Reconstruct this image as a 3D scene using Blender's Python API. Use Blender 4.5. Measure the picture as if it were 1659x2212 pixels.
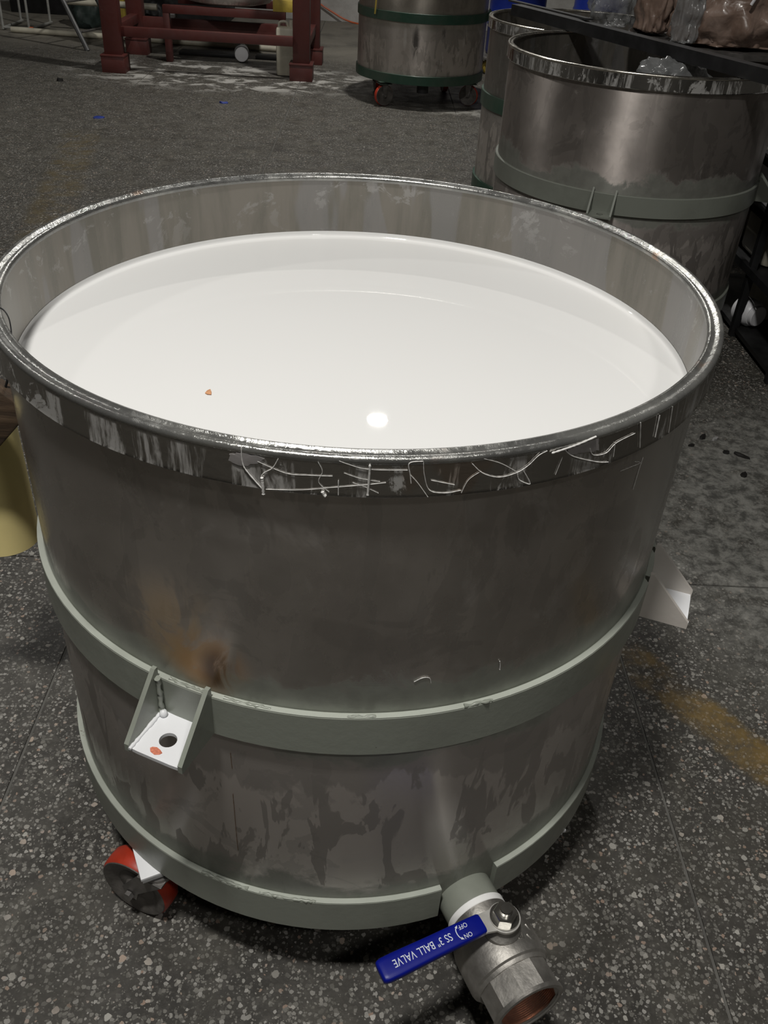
import bpy, bmesh, math, random
from mathutils import Vector, Matrix, noise
PI=math.pi; R=math.radians
for o in list(bpy.data.objects): bpy.data.objects.remove(o)
scene=bpy.context.scene; COL=scene.collection
# ---------------------------------------------------------------- camera
cam=bpy.data.cameras.new('camera'); cam_o=bpy.data.objects.new('camera',cam); COL.objects.link(cam_o)
yaw,pit,rol=0.0389,0.6236,0.067
d=Vector((math.sin(yaw)*math.cos(pit),math.cos(yaw)*math.cos(pit),-math.sin(pit)))
r0=d.cross(Vector((0,0,1))).normalized(); u0=r0.cross(d)
rr=r0*math.cos(rol)+u0*math.sin(rol); uu=-r0*math.sin(rol)+u0*math.cos(rol)
M=Matrix((rr,uu,-d)).transposed().to_4x4(); M.translation=Vector((0.0093,-1.3409,1.6194))
cam_o.matrix_world=M
cam.sensor_fit='VERTICAL'; cam.sensor_height=36; cam.sensor_width=27; cam.lens=36*1900/2212
cam.clip_start=.02; cam.clip_end=100
scene.camera=cam_o
# ---------------------------------------------------------------- world, lamps, exposure
w=bpy.data.worlds.new('world'); scene.world=w; w.use_nodes=True
w.node_tree.nodes['Background'].inputs[0].default_value=(1,.97,.92,1); w.node_tree.nodes['Background'].inputs[1].default_value=.0
def ceiling_lamp(loc,power,size,col=(1,.975,.93)):
    l=bpy.data.lights.new('ceiling_lamp','AREA'); l.shape='DISK'; l.size=size; l.energy=power; l.color=col
    o=bpy.data.objects.new('ceiling_lamp',l); COL.objects.link(o); o.location=loc
ceiling_lamp((-.56,-1.35,5.0),172,.42)
ceiling_lamp((1.2,-3.0,4.8),42,.4)
ceiling_lamp((.19,6.75,5.0),190,.20)
ceiling_lamp((-4.0,4.2,5.0),75,.4)
scene.cycles.max_bounces=8
vs=scene.view_settings; vs.view_transform='Standard'; vs.look='None'; vs.exposure=0; vs.gamma=1; vs.use_curve_mapping=False
# ---------------------------------------------------------------- helpers
def mk(name,verts,faces,mat,parent=None,smooth=35,loc=None,mats=None,fm=None):
    me=bpy.data.meshes.new(name); me.from_pydata([tuple(v) for v in verts],[],faces); me.validate(); me.update()
    bm=bmesh.new(); bm.from_mesh(me); bmesh.ops.recalc_face_normals(bm,faces=bm.faces); bm.to_mesh(me); bm.free()
    if mats:
        for m in mats: me.materials.append(m)
        if fm and len(fm)==len(me.polygons):
            me.polygons.foreach_set('material_index',fm)
    else: me.materials.append(mat)
    if smooth:
        me.shade_smooth(); me.set_sharp_from_angle(angle=R(smooth))
    o=bpy.data.objects.new(name,me); COL.objects.link(o)
    if parent is not None: o.parent=parent
    if loc: o.location=loc
    return o
def tag(o,label=None,cat=None,group=None,kind=None):
    if label: o['label']=label
    if cat: o['category']=cat
    if group: o['group']=group
    if kind: o['kind']=kind
    return o
def empty(name,loc,rz=0):
    o=bpy.data.objects.new(name,None); COL.objects.link(o); o.location=loc; o.rotation_euler=(0,0,rz); o.empty_display_size=.1
    return o
class G:
    def __init__(s): s.v=[]; s.f=[]
    def add(s,v,f):
        n=len(s.v); s.v+=[Vector(x) for x in v]; s.f+=[tuple(i+n for i in q) for q in f]; return s
    def box(s,c,size,m=None,bev=0):
        x,y,z=[a/2 for a in size]
        if bev<=0:
            v=[Vector((sx*x,sy*y,sz*z)) for sz in(-1,1) for sy in(-1,1) for sx in(-1,1)]
            f=[(0,2,3,1),(4,5,7,6),(0,1,5,4),(2,6,7,3),(0,4,6,2),(1,3,7,5)]
        else:
            bm=bmesh.new(); bmesh.ops.create_cube(bm,size=1)
            for q in bm.verts: q.co=Vector((q.co.x*size[0],q.co.y*size[1],q.co.z*size[2]))
            bmesh.ops.bevel(bm,geom=list(bm.edges),offset=bev,segments=2,affect='EDGES',profile=.5)
            bm.verts.ensure_lookup_table(); v=[q.co.copy() for q in bm.verts]; f=[tuple(q.index for q in ff.verts) for ff in bm.faces]; bm.free()
        M=m or Matrix()
        return s.add([M@(p)+Vector(c) if m is None else M@(p+Vector(c)) for p in v],f)
    def lathe(s,prof,n=96,a0=0,a1=2*PI,m=None,closed=False):
        full=abs(a1-a0-2*PI)<1e-6; k=n if full else n+1; P=len(prof); v=[]; f=[]
        for i in range(k):
            a=a0+(a1-a0)*i/n; c,sn=math.cos(a),math.sin(a)
            for r,z in prof:
                p=Vector((r*c,r*sn,z)); v.append(m@p if m else p)
        for i in range(n):
            j=(i+1)%k
            for t in range(P if closed else P-1):
                t2=(t+1)%P
                f.append((i*P+t,j*P+t,j*P+t2,i*P+t2))
        if closed and not full:
            f.append(tuple(range(P))); f.append(tuple((k-1)*P+t for t in range(P-1,-1,-1)))
        return s.add(v,f)
    def tube(s,pts,rad,n=8,cap=True):
        pts=[Vector(p) for p in pts]; rads=rad if isinstance(rad,(list,tuple)) else [rad]*len(pts)
        v=[];f=[]; prev=None
        for i,p in enumerate(pts):
            t=(pts[min(i+1,len(pts)-1)]-pts[max(i-1,0)]).normalized()
            if prev is None:
                a=Vector((0,0,1)) if abs(t.z)<.9 else Vector((1,0,0)); nrm=t.cross(a).normalized()
            else: nrm=(prev-t*prev.dot(t)).normalized()
            prev=nrm; b=t.cross(nrm)
            for k in range(n):
                q=2*PI*k/n; v.append(p+(nrm*math.cos(q)+b*math.sin(q))*rads[i])
        for i in range(len(pts)-1):
            for k in range(n):
                k2=(k+1)%n; f.append((i*n+k,i*n+k2,(i+1)*n+k2,(i+1)*n+k))
        if cap: f.append(tuple(range(n-1,-1,-1))); f.append(tuple((len(pts)-1)*n+k for k in range(n)))
        return s.add(v,f)
    def prism(s,poly,z0,z1,m=None):
        n=len(poly); v=[Vector((x,y,z0)) for x,y in poly]+[Vector((x,y,z1)) for x,y in poly]
        if m: v=[m@q for q in v]
        f=[tuple(range(n-1,-1,-1)),tuple(range(n,2*n))]+[(i,(i+1)%n,n+(i+1)%n,n+i) for i in range(n)]
        return s.add(v,f)
    def xf(s,m): s.v=[m@q for q in s.v]; return s
    def obj(s,name,mat,parent=None,smooth=35,loc=None): return mk(name,s.v,s.f,mat,parent,smooth,loc)
def smoothline(pts,k=6):
    pts=[Vector(p) for p in pts]; out=[]
    for i in range(len(pts)-1):
        p0=pts[max(i-1,0)];p1=pts[i];p2=pts[i+1];p3=pts[min(i+2,len(pts)-1)]
        for j in range(k):
            t=j/k; out.append(.5*((2*p1)+(p2-p0)*t+(2*p0-5*p1+4*p2-p3)*t*t+(-p0+3*p1-3*p2+p3)*t**3))
    out.append(pts[-1]); return out
# ---------------------------------------------------------------- material nodes
class N:
    def __init__(s,name):
        s.m=bpy.data.materials.new(name); s.m.use_nodes=True; s.t=s.m.node_tree; s.t.nodes.clear()
        s.out=s.t.nodes.new('ShaderNodeOutputMaterial'); s.b=s.t.nodes.new('ShaderNodeBsdfPrincipled'); s.t.links.new(s.b.outputs[0],s.out.inputs[0])
    def n(s,typ,**k):
        q=s.t.nodes.new('ShaderNode'+typ)
        for a,b in k.items(): setattr(q,a,b)
        return q
    def set(s,sock,v):
        if hasattr(v,'is_linked') or isinstance(v,bpy.types.NodeSocket): s.t.links.new(v,sock)
        elif v is not None: sock.default_value=v
    def p(s,**k):
        for a,v in k.items():
            a={'color':'Base Color','rough':'Roughness','metal':'Metallic','normal':'Normal','spec':'Specular IOR Level','coat':'Coat Weight','coatr':'Coat Roughness','alpha':'Alpha','trans':'Transmission Weight','ior':'IOR','aniso':'Anisotropic','sss':'Subsurface Weight'}[a]
            if a=='Base Color' and isinstance(v,tuple) and len(v)==3: v=(*v,1)
            s.set(s.b.inputs[a],v)
        return s.m
    def obj(s): return s.n('TexCoord').outputs['Object']
    def pos(s): return s.n('NewGeometry').outputs['Position']
    def mapv(s,v,scale=(1,1,1),loc=(0,0,0),rot=(0,0,0)):
        q=s.n('Mapping'); s.set(q.inputs[0],v); q.inputs['Location'].default_value=loc; q.inputs['Rotation'].default_value=rot; q.inputs['Scale'].default_value=scale; return q.outputs[0]
    def noise(s,v,scale=5,detail=4,rough=.55,dist=0,col=False):
        q=s.n('TexNoise'); s.set(q.inputs['Vector'],v); q.inputs['Scale'].default_value=scale; q.inputs['Detail'].default_value=detail; q.inputs['Roughness'].default_value=rough; q.inputs['Distortion'].default_value=dist
        return q.outputs['Color' if col else 'Fac']
    def vor(s,v,scale=5,feature='F1',out='Distance'):
        q=s.n('TexVoronoi',feature=feature); s.set(q.inputs['Vector'],v); q.inputs['Scale'].default_value=scale; return q if out is None else q.outputs[out]
    def rng(s,v,a,b,c=0,d=1,smooth=True):
        q=s.n('MapRange',interpolation_type='SMOOTHSTEP' if smooth else 'LINEAR'); s.set(q.inputs[0],v)
        for i,x in zip((1,2,3,4),(a,b,c,d)): s.set(q.inputs[i],x)
        return q.outputs[0]
    def math(s,op,a,b=None,c=None):
        q=s.n('Math',operation=op); s.set(q.inputs[0],a)
        if b is not None: s.set(q.inputs[1],b)
        if c is not None: s.set(q.inputs[2],c)
        return q.outputs[0]
    def mix(s,f,a,b,mode='MIX'):
        q=s.n('Mix',data_type='RGBA',blend_type=mode); s.set(q.inputs[0],f)
        for i,x in((6,a),(7,b)):
            if isinstance(x,tuple) and len(x)==3: x=(*x,1)
            s.set(q.inputs[i],x)
        return q.outputs[2]
    def ramp(s,f,stops,interp='LINEAR'):
        q=s.n('ValToRGB'); s.set(q.inputs[0],f); e=q.color_ramp; e.interpolation=interp
        while len(e.elements)<len(stops): e.elements.new(.5)
        for el,(x,c) in zip(e.elements,stops): el.position=x; el.color=(*c,1)
        return q.outputs[0]
    def sep(s,v):
        q=s.n('SeparateXYZ'); s.set(q.inputs[0],v); return q.outputs
    def bump(s,h,strength=.2,dist=.01):
        q=s.n('Bump'); s.set(q.inputs['Height'],h); q.inputs['Strength'].default_value=strength; q.inputs['Distance'].default_value=dist; return q.outputs[0]
    def near(s,v,c,sc,r0,r1):   # 1 inside an ellipsoid around c, fading to 0
        q=s.mapv(v,scale=sc,loc=tuple(-a*b for a,b in zip(c,sc)))
        l=s.n('VectorMath',operation='LENGTH'); s.set(l.inputs[0],q); return s.rng(l.outputs['Value'],r0,r1,1,0)
def simple(name,col,rough=.5,metal=0,var=.25,scale=12,coat=0,spec=.5,bump=0):
    n=N(name); v=n.obj(); f=n.noise(v,scale,5,.6)
    c2=tuple(max(0,c*(1-var)) for c in col); c3=tuple(min(1,c*(1+var*.6)) for c in col)
    n.p(color=n.ramp(f,[(.3,c2),(.7,c3)]),rough=n.rng(f,.3,.7,rough*.85,min(1,rough*1.15)),metal=metal,coat=coat,spec=spec)
    if bump: n.p(normal=n.bump(n.noise(v,scale*4,4),bump,.004))
    return n.m
def steel(name,seed,base=(.44,.41,.38),paint=(.30,.318,.275),ringz=(.705,.63,.2545),rust=None,dirt=1.0,rough=.36,over=1.0,aniso=.8,low=.5):
    n=N(name); v0=n.obj(); off=(seed*3.1,seed*1.7,seed*.9)
    v=n.mapv(v0,loc=off)
    vs_=n.mapv(v0,scale=(5,5,.9),loc=off)
    z=n.sep(v0)[2]
    big=n.noise(v,3.2,5,.6,.3); fine=n.noise(v,26,4,.6); streak=n.noise(vs_,6,5,.62,.2)
    brush=n.noise(n.mapv(v0,scale=(2,2,140),loc=off),6,3,.5)
    # drip / wash marks with clear borders
    dr=n.noise(n.mapv(v0,scale=(9,9,2.6),loc=off),2.2,4,.55,.6)
    wet=n.math('MULTIPLY',n.rng(n.math('ADD',z,n.math('MULTIPLY_ADD',n.noise(n.mapv(v0,scale=(7,7,1.2),loc=off),1.6,5,.6),.30,-.15)),.535,.545),n.rng(z,.62,.64,1,0))
    drip=n.math('MAXIMUM',n.math('MULTIPLY',wet,.75),n.math('MULTIPLY',n.rng(dr,.53,.55),n.rng(z,.58,.68,1,.35)))
    blot=n.rng(n.noise(v,7,6,.62,.9),.56,.585)
    c=n.mix(n.rng(big,.3,.7),tuple(x*.82 for x in base),tuple(min(1,x*1.12) for x in base))
    c=n.mix(n.rng(z,.60,.64,.85,0),c,(.60,.548,.51))  # paler lower film; stronger light low down is put into its colour too
    c=n.mix(n.math('MULTIPLY',drip,.55*dirt),c,tuple(x*.52 for x in base))
    c=n.mix(n.math('MULTIPLY',blot,.35*dirt),c,tuple(x*.66 for x in base))
    pale=n.math('MULTIPLY',n.rng(n.noise(n.mapv(v0,scale=(1,1,.6),loc=(off[1],off[0],2)),6,6,.68,.5),.58,.66),n.rng(z,.58,.68,.30*dirt,.10*dirt))
    c=n.mix(pale,c,(.46,.44,.42))
    # overspray of the ring paint on the shell
    nz=n.math('MULTIPLY_ADD',n.noise(v,5.5,6,.68,.5),.22,-.11)
    zz=n.math('ADD',z,nz)
    a=n.rng(n.math('ABSOLUTE',n.math('SUBTRACT',zz,(ringz[0]+ringz[1])/2+.018)),.062,.088,1,0)
    b=n.rng(n.math('ABSOLUTE',n.math('SUBTRACT',zz,ringz[2]-.02)),.05,.085,1,0)
    ov=n.math('MULTIPLY',n.math('MAXIMUM',a,b),.85*over)
    c=n.mix(ov,c,n.mix(n.rng(fine,.35,.65),tuple(x*.8 for x in paint),paint))
    met=n.math('SUBTRACT',n.rng(z,.58,.70,low,.86),n.math('MULTIPLY',n.math('MAXIMUM',ov,n.math('MULTIPLY',pale,2.0)),.75))
    if rust:
        for (cx,cy,cz),sc,col,amt in rust:
            k=n.math('MULTIPLY',n.near(n.mapv(v0,loc=(0,0,0)),(cx,cy,cz),sc,.25,1.0),n.rng(n.noise(n.mapv(v,scale=(1,1,.6)),13,6,.65,.8),.40,.52,.25,1))
            c=n.mix(n.math('MULTIPLY',k,amt),c,col); met=n.math('MULTIPLY',met,n.math('SUBTRACT',1.0,n.math('MULTIPLY',k,.85)))
    ro=n.math('ADD',n.rng(big,.3,.7,rough-.05,rough+.08),n.math('MULTIPLY',n.math('MAXIMUM',ov,drip),.13))
    n.p(color=c,metal=met,rough=ro,aniso=aniso,normal=n.bump(n.math('ADD',n.math('MULTIPLY',brush,.2),n.math('MULTIPLY',n.noise(v,4,2),1.0)),.05,.01))
    n.b.inputs['Anisotropic Rotation'].default_value=.25
    tg=n.n('Tangent',direction_type='RADIAL',axis='Z'); n.t.links.new(tg.outputs[0],n.b.inputs['Tangent'])
    return n.m
def paint(name,col,rough=.35,chip=(.12,.10,.08),chipt=.70,dirtc=(.1,.1,.085),dirt=.35):
    n=N(name); v=n.obj(); f=n.noise(v,9,6,.65,.3)
    c=n.mix(n.rng(n.noise(v,3.5,5,.6),.42,.68,0,dirt),col,dirtc)
    c=n.mix(n.rng(f,chipt,chipt+.02),c,chip)
    n.p(color=c,rough=n.rng(f,.3,.7,rough*.8,rough*1.25),normal=n.bump(n.noise(v,60,4,.6),.12,.003)); return n.m
# ---------------------------------------------------------------- materials
def floor_material():
    n=N('terrazzo_floor'); v=n.pos(); xyz=n.sep(v); x,y=xyz[0],xyz[1]
    wob=n.noise(v,130,2,.5,0,True)
    q=n.n('VectorMath',operation='MULTIPLY_ADD'); n.set(q.inputs[0],wob); q.inputs[1].default_value=(.008,.008,0); n.set(q.inputs[2],v)
    flat=n.mapv(q.outputs[0],scale=(1,1,0))
    big=n.noise(v,1.5,5,.62); med=n.noise(v,5.5,6,.68,.4); fine=n.noise(v,42,5,.7)
    matrix=n.mix(n.rng(big,.35,.65),(.024,.022,.019),(.042,.039,.034))
    matrix=n.mix(n.rng(fine,.45,.66),matrix,(.055,.051,.045))
    vo=n.vor(flat,112,'F1',None); rs=n.sep(vo.outputs['Color'])
    chip=n.math('LESS_THAN',vo.outputs['Distance'],n.rng(rs[0],0,1,.16,.56,False))
    cc=n.ramp(rs[1],[(0,(.06,.057,.05)),(.3,(.115,.11,.098)),(.65,(.19,.183,.165)),(.9,(.30,.29,.27)),(.96,(.24,.17,.13)),(1,(.26,.21,.17))])
    vo2=n.vor(flat,43,'F1',None); r2=n.sep(vo2.outputs['Color'])
    chip2=n.math('MULTIPLY',n.math('LESS_THAN',vo2.outputs['Distance'],n.rng(r2[0],.2,1,.10,.32,False)),n.math('GREATER_THAN',r2[2],.72))
    cc2=n.ramp(r2[1],[(0,(.20,.19,.17)),(.6,(.34,.33,.30)),(.92,(.32,.25,.20)),(1,(.40,.38,.35))])
    vo3=n.vor(n.mapv(flat,loc=(.37,.11,0)),205,'F1',None); r3=n.sep(vo3.outputs['Color'])
    chip3=n.math('LESS_THAN',vo3.outputs['Distance'],n.rng(r3[0],.25,1,.0,.52,False))
    matrix=n.mix(chip3,matrix,n.ramp(r3[1],[(0,(.05,.048,.042)),(.6,(.12,.115,.10)),(1,(.22,.21,.19))]))
    c=n.mix(chip,matrix,cc); c=n.mix(chip2,c,cc2)
    # walked-in grime hides the chips, more towards the back of the hall
    gr=n.math('ADD',n.rng(med,.40,.74,.0,.60),n.rng(y,1.0,6.0,0,.30))
    gcol=n.mix(n.rng(n.noise(v,9,6,.7,.5),.35,.68),(.044,.041,.034),(.112,.106,.089))
    c=n.mix(n.math('MINIMUM',gr,.9),c,gcol)
    # worn screed patch right of the tank
    pa=n.math('MULTIPLY',n.near(v,(1.75,.85,0),(1,.95,1),.55,1.12),n.rng(n.noise(v,6,5,.7,.6),.32,.5,.3,1))
    c=n.mix(pa,c,n.mix(n.rng(n.noise(v,21,6,.75,.3),.36,.64),(.060,.059,.054),(.20,.197,.18)))
    # worn ochre marking paint
    def strip(c0,ang,ln,wd,col,am):
        m=n.mapv(v,loc=tuple(-a for a in c0)); m=n.mapv(m,rot=(0,0,-ang)); s=n.sep(m)
        k=n.math('MULTIPLY',n.rng(n.math('ABSOLUTE',s[0]),ln*.75,ln,1,0),n.rng(n.math('ABSOLUTE',n.math('ADD',s[1],n.math('MULTIPLY_ADD',fine,.06,-.03))),wd*.5,wd,1,0))
        return n.math('MULTIPLY',k,n.math('MULTIPLY',n.rng(med,.38,.60,.1*am,am),n.rng(n.noise(v,16,5,.7,.4),.36,.56,.35,1))),col
    for a in (((.98,-.02,0),math.atan2(-.25,.18),.50,.075,(.155,.102,.032),.8),((-1.9,4.35,0),math.atan2(1.9,-.34),1.3,.16,(.12,.088,.035),.45)):
        k,col=strip(*a); c=n.mix(k,c,col)
    # pale dust and spilt white powder by the machine stand
    du=n.math('MULTIPLY',n.rng(y,8.6,9.8),n.rng(n.noise(v,2.3,5,.6),.3,.55,.4,1)); c=n.mix(du,c,(.20,.185,.155))
    pw=n.math('MULTIPLY',n.near(v,(-1.4,7.95,0),(.62,1.25,1),.55,1.15),n.rng(n.noise(n.mapv(v,scale=(1,1.5,1)),3.4,6,.7,.5),.49,.58)); c=n.mix(n.math('MULTIPLY',pw,.8),c,(.46,.45,.42))
    pw2=n.math('MULTIPLY',n.near(v,(.85,7.0,0),(1.6,3,1),.4,1.1),n.rng(n.noise(v,6,5,.7),.47,.6)); c=n.mix(n.math('MULTIPLY',pw2,.5),c,(.34,.33,.30))
    # oily dark patches
    ol=n.rng(n.noise(n.mapv(v,loc=(3.3,1.1,0)),1.25,5,.6,.5),.60,.70); c=n.mix(n.math('MULTIPLY',ol,.6),c,(.018,.016,.014))
    n.p(color=c,rough=n.rng(med,.3,.7,.62,.42),spec=.35,normal=n.bump(n.math('ADD',fine,n.math('MULTIPLY',chip,.3)),.25,.003))
    return n.m
M_floor=floor_material()
M_joint=simple('joint_cement',(.10,.097,.088),.9,var=.5,scale=6)
def wall_mat():
    n=N('whitewashed_wall'); v=n.pos(); f=n.noise(v,2.5,6,.65,.4)
    n.p(color=n.ramp(f,[(.3,(.30,.29,.27)),(.6,(.46,.45,.43))]),rough=.85,normal=n.bump(n.noise(v,30,4),.2,.01)); return n.m
M_wall=wall_mat()
M_ceil=simple('ceiling_sheet',(.16,.157,.15),.8)
M_wall2=simple('grey_hall_wall',(.16,.155,.145),.85,var=.3,scale=2)
rust1=[((-.186,-.504,.760),(12,14,14),(.50,.235,.045),.92),((-.225,-.488,.81),(9,12,9),(.36,.255,.14),.7),((-.166,-.512,.748),(26,26,16),(.07,.032,.010),.9)]
M_steel=steel('stained_stainless_main',1.0,rust=rust1,rough=.25,aniso=.5,low=.22)
M_steel2=steel('stained_stainless_second',4.0,base=(.47,.425,.395),paint=(.18,.19,.165),rough=.45,aniso=.92,dirt=1.5)
M_steel3=steel('stained_stainless_third',7.0,base=(.33,.31,.285),paint=(.03,.07,.045),over=.15)
M_steel4=steel('stained_stainless_fourth',9.0,base=(.46,.42,.37),paint=(.03,.07,.045),over=.1,dirt=.75,rough=.4,low=.8,rust=[((-.07,-.556,.52),(24,24,5.2),(.03,.025,.02),.9),((.16,-.54,.60),(34,34,12),(.03,.025,.02),.8),((-.16,-.54,.55),(45,45,9),(.42,.40,.37),.6)])
M_grey=paint('grey_green_paint',(.265,.284,.243),.36)
M_lit_edge=paint('pale_lit_edge',(.40,.425,.375),.4,chipt=.66)  # residue-pale ring paint; brightness of the lit top edge put into the colour
M_grey2=paint('dull_grey_green_paint',(.19,.203,.175),.4)
M_white=paint('white_overspray_paint',(.74,.75,.77),.45,chip=(.30,.31,.31),chipt=.64,dirt=.15,dirtc=(.5,.5,.48))
M_pale=paint('cream_dusted_paint',(.62,.58,.535),.45,dirt=.25,dirtc=(.3,.29,.27))
M_green=paint('dark_green_paint',(.022,.062,.040),.4,chip=(.35,.35,.32),chipt=.70)
M_red=paint('oxide_red_paint',(.078,.017,.0135),.5,chip=(.30,.22,.20),chipt=.69,dirtc=(.06,.02,.018),dirt=.6)
def rim_mat(name,seed,smear=.5,base=(.50,.485,.46)):
    n=N(name); v=n.obj(); off=(seed,seed*2,0)
    s=n.noise(n.mapv(v,scale=(11,11,1.6),loc=off),2.2,6,.7,.5); p=n.rng(s,.50,.62)
    hard=n.rng(n.noise(n.mapv(v,scale=(1,1,.7),loc=off),13,6,.7,.8),.55,.60)
    mk_=n.math('MULTIPLY',n.math('MAXIMUM',p,hard),smear)
    c=n.mix(mk_,base,(.34,.335,.325)); c=n.mix(n.rng(n.noise(n.mapv(v,loc=(2,seed,1)),5,4,.6),.64,.70,0,.35),c,(.42,.27,.17))
    n.p(color=c,metal=n.math('SUBTRACT',1.0,n.math('MULTIPLY',mk_,.9)),rough=n.math('MULTIPLY_ADD',mk_,.3,.13),normal=n.bump(n.noise(v,22,5,.7),.06,.01)); return n.m
M_rim=rim_mat('smeared_rim_steel',1.0,.72)
M_rim2=rim_mat('smeared_rim_steel_second',5.0,.75)
def lip_mat():
    n=N('wet_rim_lip'); v=n.obj(); f=n.noise(v,30,5,.7); g=n.noise(v,6,4,.6)
    c=n.mix(n.rng(g,.45,.6),(.25,.25,.24),(.38,.38,.36)); c=n.mix(n.rng(n.noise(n.mapv(v,loc=(5,3,1)),4,4,.6),.63,.69,0,.7),c,(.42,.24,.15))
    n.p(color=c,metal=.75,rough=n.rng(f,.35,.65,.14,.38),normal=n.bump(n.noise(v,70,5,.7),.32,.004)); return n.m
M_lip=lip_mat()
M_lip2=simple('clean_rim_lip',(.62,.59,.53),.26,1,.2,20)
def milk_mat():
    n=N('white_emulsion'); v=n.obj(); f=n.noise(v,2,3)
    n.p(color=n.mix(f,(.755,.755,.745),(.775,.775,.765)),rough=.012,ior=1.42,spec=.5); return n.m
M_milk=milk_mat()

def inner_mat():
    n=N('filmed_inner_wall'); v=n.obj(); s=n.noise(n.mapv(v,scale=(7,7,1.0)),3,5,.6,.3); p=n.rng(n.noise(n.mapv(v,loc=(1,4,2)),15,6,.7,.6),.57,.62)
    z=n.sep(v)[2]
    c=n.mix(n.rng(s,.35,.65),(.20,.19,.165),(.27,.25,.22)); c=n.mix(n.rng(n.noise(n.mapv(v,scale=(4,4,.5)),2.2,3,.5),.52,.545,0,.5),c,(.30,.295,.30))
    c=n.mix(n.math('MULTIPLY',p,n.rng(z,1.02,1.10,.2,.6)),c,(.42,.41,.40))
    n.p(color=c,metal=.75,rough=n.rng(s,.3,.7,.24,.36),normal=n.bump(n.noise(v,6,3),.05,.01)); return n.m
M_inner=inner_mat()
M_glue=simple('dried_white_glue',(.66,.65,.63),.35,var=.15,scale=40)
M_film=simple('dried_grey_film',(.27,.255,.25),.5,var=.2,scale=30)
M_cast=simple('cast_stainless',(.36,.345,.32),.52,.85,.3,18,bump=.25)
M_bright=simple('bright_stainless',(.55,.54,.51),.22,1,.2,20)
M_thread=simple('coppery_thread',(.78,.50,.38),.34,.85,.35,14)
M_tape=simple('white_thread_tape',(.80,.80,.79),.45,var=.08)
M_blue=simple('blue_vinyl_grip',(.001,.006,.20),.42,var=.15,scale=8,spec=.3)
M_print=simple('white_print',(.62,.66,.72),.5,var=.05)
M_tread=simple('red_polyurethane',(.40,.035,.014),.45,var=.3,scale=16)
M_hub=simple('dirty_iron_hub',(.13,.12,.11),.55,.4,.5,20,bump=.3)
M_zinc=simple('dirty_zinc',(.22,.21,.20),.45,.8,.4,22)
M_dark=simple('dark_iron',(.018,.018,.019),.5,.3,.3,12)
M_black=simple('black_plastic',(.010,.010,.010),.5,0,.3,12)
M_yellow=simple('yellow_plastic',(.93,.79,.36),.5,0,.1,6)
M_yelp=simple('worn_yellow',(.42,.31,.05),.6,0,.3,10)
def wood_mat():
    n=N('dark_weathered_wood'); v=n.obj(); g=n.noise(n.mapv(v,scale=(3,30,30)),2,6,.65,.4)
    n.p(color=n.ramp(g,[(.3,(.018,.012,.008)),(.55,(.065,.040,.022)),(.75,(.13,.085,.05))]),rough=.8,normal=n.bump(g,.4,.005)); return n.m
M_wood=wood_mat()
M_smr=simple('red_smudge',(.62,.20,.12),.5,var=.4,scale=300)
M_smp=simple('peach_smudge',(.70,.48,.38),.5)
M_bdrum=simple('blue_drum_plastic',(.006,.018,.17),.4,0,.25,5)
M_cream=simple('cream_plastic',(.50,.47,.38),.45,0,.25,6)
M_pwhite=simple('white_plastic',(.66,.66,.68),.4,0,.12,8)
M_orange=simple('orange_hose_rubber',(.55,.12,.04),.5)
def bag_mat(name,c1,c2,alpha,rough=.25):
    n=N(name); v=n.obj(); f=n.noise(v,6,4,.6,.5)
    n.p(color=n.mix(n.rng(f,.35,.65),c1,c2),rough=rough,alpha=alpha,coat=.25,coatr=.15,normal=n.bump(n.math('ADD',n.vor(n.mapv(v,scale=(1,1,1.4)),14),n.math('MULTIPLY',n.noise(v,9,3,.5,1.5),1.2)),.30,.02)); return n.m
M_bagb=bag_mat('brown_filled_bag',(.15,.098,.073),(.25,.18,.145),1.0,.4)
M_bagc=bag_mat('clear_plastic_film',(.20,.205,.205),(.28,.285,.285),.60,.18)
# ---------------------------------------------------------------- setting
SX0,SX,SY0,SY=.7185,1.4255,.615,4.845
g=G(); g.box((0,4,-.0535),(14.5,22,.10)); fl=g.obj('floor',M_joint,None,0); tag(fl,kind='structure')
slabs={}
def slab_mesh(w_,h_):
    key=(round(w_,3),round(h_,3))
    if key not in slabs:
        gg=G(); gg.box((0,0,-.009),(w_-.006,h_-.006,.018),bev=.0015); slabs[key]=gg
    return slabs[key]
me_cache={}
for i in range(-5,5):
    for j in range(-2,3):
        x0=SX0+(i)*SX; y0=SY0+j*SY; x1=x0+SX; y1=y0+SY
        x0,x1=max(x0,-7),min(x1,7); y0,y1=max(y0,-6.9),min(y1,12.3)
        if x1-x0<.1 or y1-y0<.1: continue
        key=(round(x1-x0,3),round(y1-y0,3))
        if key not in me_cache:
            s=slab_mesh(*key).obj('floor_slab',M_floor,fl,0); me_cache[key]=s.data
        else:
            s=bpy.data.objects.new('floor_slab',me_cache[key]); COL.objects.link(s); s.parent=fl
        s.location=((x0+x1)/2,(y0+y1)/2,0)
def wallbox(name,c,s,m): g=G(); g.box(c,s); return tag(g.obj(name,m,None,0),kind='structure')
wallbox('wall_back',(0,12.4,2.8),(14.4,.2,5.7),M_wall); wallbox('wall_left',(-7.1,2.7,2.8),(.2,19.6,5.7),M_wall2)
wallbox('wall_right',(7.1,2.7,2.8),(.2,19.6,5.7),M_wall2); wallbox('wall_front',(0,-7.0,2.8),(14.4,.2,5.7),M_wall2)
wallbox('ceiling',(0,2.7,5.75),(14.4,19.6,.2),M_ceil)
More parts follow.
